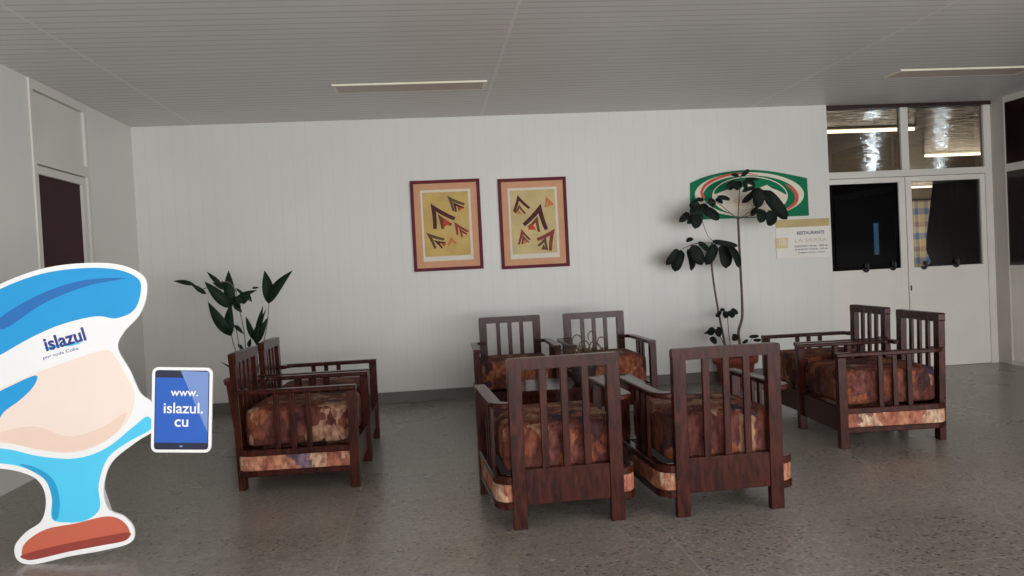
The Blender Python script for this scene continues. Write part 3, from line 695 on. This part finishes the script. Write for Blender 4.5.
LL = [(231, 336, 208, 302, 9), (231, 335, 231, 303, 8.5), (230, 308, 204.5, 281.5, 9), (231, 308, 228.5, 270.5, 9), (206, 294, 190, 283, 4), (195, 285, 173.5, 281, 4), (269, 304, 264.5, 270.5, 9.5), (269, 303, 292.5, 270.5, 9), (223, 286, 207, 272, 4), (234, 302, 257, 290, 5.5), (240, 308, 236, 296, 4), (234, 303, 242, 312.5, 5),
      (236, 288, 251, 302, 2.5), (257, 343, 263, 306, 5), (255, 341, 246, 316.5, 5), (257.5, 343, 268, 317, 5.5), (259, 340, 266, 309, 3.5), (257, 345, 259, 322, 6.5), (234, 325, 243.5, 334, 3.5), (238, 344, 243, 349, 3), (225, 290, 212, 282, 3), (221, 288, 232, 283, 5), (233, 298, 244, 303, 6), (222, 281, 227, 290, 4), (243, 304, 249, 291, 4), (249, 347, 251, 338, 3.5), (247, 291, 252, 302, 2.5), (252, 288, 259, 287.5, 2), (250, 376, 221, 362, 2.5)]
bm = bmesh.new(); rnd = random.Random(9)
for i, (a, b, c, d, w) in enumerate(LL):
    dy = rnd.uniform(-.10, .08); leaf(bm, pq(a, b, dy * .4), pq(c, d, dy), w * YQ / FPX * 1.18, 'lance', 50 + i)
solid(finish('foliage', bm, LEAF_G, t))

# ------------------------------------------------------------------ free-standing cut-out board (plain colour areas, no figure)
YB = 4.15
ink = lambda n, c: plain(n, c, .45, noise=.02, scale=3)
B_SAND = ink('board_sand', rgb(246, 218, 200))
B_WHITE, B_BLUE, B_BLUE2, B_CREAM, B_CYAN, B_CYAN2, B_TERRA, B_TERRA2 = ink('board_white', rgb(250, 250, 250)), ink('board_blue', rgb(30, 160, 226)), ink('board_deep_blue', rgb(34, 112, 190)), ink('board_cream', rgb(252, 232, 220)), ink('board_cyan', rgb(84, 210, 250)), ink('board_mid_cyan', rgb(36, 164, 216)), ink('board_terracotta', rgb(206, 104, 80)), ink('board_brown', rgb(156, 66, 56))
B_NAVY, B_BLACK, B_SCREEN, B_SHEEN = ink('board_navy', rgb(48, 60, 140)), ink('board_black', rgb(34, 38, 66)), ink('board_screen_blue', rgb(38, 98, 196)), ink('board_pale_blue', rgb(122, 150, 208))
b0 = at(75, 560, YB); OB = Vector((-1.78, YB, 0))
t = thing('standee', 'freestanding white-edged cutout board in blue, cream and cyan with a printed tablet', 'advertising board', OB)
def bp_(x, y):
    p = at(x, y, YB) - OB; return (p.x, p.z)
def region(pts, sub=5): return [(q.x, q.y) for q in smooth_loop([bp_(*p) for p in pts], sub)]
outline = [(-62, 400), (-60, 345), (-38, 310), (0, 288), (40, 273), (80, 267), (118, 268), (143, 279), (147, 297), (140, 318), (124, 336), (118, 352), (130, 374), (140, 396), (150, 404), (156, 412), (156, 432), (136, 446), (112, 466), (104, 490), (108, 512), (124, 520), (134, 532), (131, 546), (104, 554), (70, 560), (34, 568), (18, 564), (15, 550), (26, 536), (42, 524), (46, 502), (38, 484), (18, 475), (-10, 471), (-50, 466), (-66, 440)]
bm = bmesh.new(); ol = region(outline); zmin = min(p[1] for p in ol); plate(bm, [(p[0], p[1] - zmin) for p in ol], 0, .012); finish('board', bm, B_WHITE, t)
SH = -zmin
def area(name, pts, mats, extra=(), y=-.0008, sub=5):
    bm = bmesh.new(); plate(bm, [(p[0], p[1] + SH) for p in region(pts, sub)], y, .0007)
    for k, (e, mi) in enumerate(extra): plate(bm, [(p[0], p[1] + SH) for p in region(e, sub)], y - .0008 - .0002 * k, .0007, mi)
    return finish(name, bm, mats, t)
tag(area('color_panel', [(-56, 378), (-54, 345), (-34, 314), (0, 293), (40, 278), (80, 272), (116, 273), (138, 282), (141, 296), (134, 314), (116, 322), (96, 320), (62, 328), (30, 342), (0, 359), (-30, 374)], [B_BLUE, B_BLUE2],
     [([(0, 322), (40, 298), (84, 284), (126, 282), (90, 289), (46, 306), (4, 333)], 1)]), 'blue area across the top of the board')
tag(area('color_panel', [(-56, 420), (-54, 404), (-20, 402), (6, 390), (38, 376), (74, 363), (104, 354), (114, 358), (126, 378), (135, 398), (128, 424), (104, 446), (74, 456), (40, 454), (8, 447), (-30, 450), (-52, 440)], [B_CREAM, B_BLUE, B_SAND],
     [([(0, 436), (36, 430), (70, 440), (104, 430), (126, 416), (120, 432), (104, 445), (74, 455), (40, 453), (8, 446), (-10, 444)], 2), ([(-52, 408), (-20, 404), (8, 391), (36, 379), (34, 390), (20, 404), (4, 416), (-8, 432), (-40, 434)], 1)]), 'cream area with a blue patch in the middle of the board')
tag(area('color_panel', [(-54, 456), (0, 452), (40, 460), (76, 462), (106, 452), (134, 430), (148, 420), (152, 432), (128, 446), (108, 462), (99, 488), (100, 512), (86, 524), (66, 526), (52, 522), (52, 500), (43, 481), (20, 470), (-10, 466), (-52, 461)], [B_CYAN, B_CYAN2],
     [([(20, 468), (38, 472), (54, 484), (60, 504), (58, 522), (53, 521), (52, 500), (44, 482)], 1)]), 'cyan area on the lower part of the board')
tag(area('color_panel', [(22, 558), (26, 546), (46, 533), (76, 527), (106, 520), (122, 524), (130, 535), (126, 544), (102, 549), (70, 555), (36, 563), (26, 563)], [B_TERRA, B_TERRA2],
     [([(22, 559), (50, 551), (78, 545), (104, 540), (130, 536), (125, 544), (102, 549), (70, 555), (36, 563), (26, 563)], 1)]), 'terracotta strip along the foot of the board')
# logo on the white band
def sh(x, y): a = bp_(x, y); return a[0], a[1] + SH
r_ = math.radians(13)
a = sh(65, 343); text('lettering', 'islazul', B_NAVY, t, a[0], a[1], -.0003, width=.192, bold=.028, rot=r_, height=.066)
a = sh(61, 357); text('lettering', 'por toda Cuba', B_NAVY, t, a[0], a[1], -.0003, width=.165, rot=r_, height=.019)
bm = bmesh.new(); plate(bm, [(p[0], p[1] + SH) for p in region([(45, 352), (56, 348.5), (66, 347.5), (76, 345), (86, 342), (78, 346.5), (84, 346), (72, 349.5), (60, 350.5), (50, 353.5)], 4)], -.0009, .0007); finish('wave_mark', bm, B_CYAN, t)
# printed tablet, turned a little on the board
c = [Vector(sh(*q)) for q in ((153, 371), (214, 371), (210.5, 455), (151, 457))]
tc_ = (c[0] + c[1] + c[2] + c[3]) / 4; tw = ((c[1] - c[0]).length + (c[2] - c[3]).length) / 2; th = ((c[3] - c[0]).length + (c[2] - c[1]).length) / 2
ta = math.atan2(c[1].y - c[0].y, c[1].x - c[0].x) * .5 + (math.atan2((c[0] + c[1] - c[2] - c[3]).y, (c[0] + c[1] - c[2] - c[3]).x) - PI / 2) * .5
def tr(pts): return [(tc_.x + p[0] * math.cos(ta) - p[1] * math.sin(ta), tc_.y + p[0] * math.sin(ta) + p[1] * math.cos(ta)) for p in pts]
hx, hz, m_ = tw / 2, th / 2, .014
bm = bmesh.new(); plate(bm, tr(rounded(-hx, hx, -hz, hz, .03)), -.003, .012); tb = finish('tablet_panel', bm, B_WHITE, t); tag(tb, 'printed tablet with a blue screen and white border')
bm = bmesh.new(); plate(bm, tr(rounded(-hx + m_, hx - m_, -hz + m_, hz - m_, .016)), -.0038, .0007)
ix, iz1, iz0 = hx - m_ - .004, hz - m_ - .036, -hz + m_ + .034
plate(bm, tr([(-ix, iz0), (ix, iz0), (ix, iz1), (-ix, iz1)]), -.0046, .0007, 1)
plate(bm, tr([(-ix + .115, hz - m_ - .002), (ix, hz - m_ - .006), (ix, iz0 + .05)]), -.0054, .0007, 2)
plate(bm, tr([(.008 * math.cos(k * PI / 6), -hz + m_ + .017 + .005 * math.sin(k * PI / 6)) for k in range(12)]), -.0054, .0007, 2)
finish('tablet_print', bm, [B_BLACK, B_SCREEN, B_SHEEN], tb)
for s, px, py, w in (('www.', 185, 397, .128), ('islazul.', 184, 411.5, .184), ('cu', 182, 426.5, .064)):
    a = sh(px, py); text('lettering', s, B_WHITE, tb, a[0], a[1], -.0056, width=w, bold=.012, rot=ta)
bm = bmesh.new()   # folding strut that holds the board up
f = [bm.verts.new(v) for v in ((-.06, .012, .75), (.06, .012, .75), (.11, .34, 0), (-.11, .34, 0))]; b = [bm.verts.new(v.co + Vector((0, .008, 0))) for v in f]
bm.faces.new(f); bm.faces.new(b[::-1])
for i in range(4): bm.faces.new((f[i], f[i - 1], b[i - 1], b[i]))
finish('support_strut', bm, B_WHITE, t)

# ------------------------------------------------------------------ light: overcast daylight through the open front and right side, plus added fill lights
wd = bpy.data.worlds.new('daylight'); C.world = wd; wd.use_nodes = True
bg = wd.node_tree.nodes['Background']; bg.inputs['Color'].default_value = (.97, .99, 1, 1); bg.inputs['Strength'].default_value = 1.0
def area_light(name, loc, aim, sx, sy, power, col=(1, 1, 1)):
    l = bpy.data.lights.new(name, 'AREA'); l.shape = 'RECTANGLE'; l.size, l.size_y, l.energy, l.color = sx, sy, power, col
    o = bpy.data.objects.new(name, l); COL.objects.link(o); o.location = loc
    o.rotation_euler = (Vector(aim) - Vector(loc)).to_track_quat('-Z', 'Y').to_euler(); return o
area_light('entrance_daylight', (4.2, -2.4, 1.5), (1.2, 8.4, 1.3), 9, 2.5, 300, (.98, .99, 1))
area_light('ceiling_fill', (3.0, -3.2, .2), (1.5, 5, HC), 9, 2.5, 330, (1, .985, .97))  # added fill aimed upward to brighten the ceiling, an invented source
area_light('restaurant_fill', (11, 14, 2.9), (11, 18, 0), 4, 4, 200, (1, .95, .88))  # added fill under the restaurant ceiling, brightens the interior
area_light('curtain_fill', (13.2, 20.5, 2.4), (cxp, RY1 - .3, 1.4), 1.5, 1.5, 75, (.95, .97, 1))  # added fill inside the restaurant, aimed to brighten the plaid curtain
C.view_settings.view_transform = 'Standard'; C.view_settings.look = 'None'; C.view_settings.gamma = 1
C.view_settings.use_curve_mapping = False; C.view_settings.exposure = .05
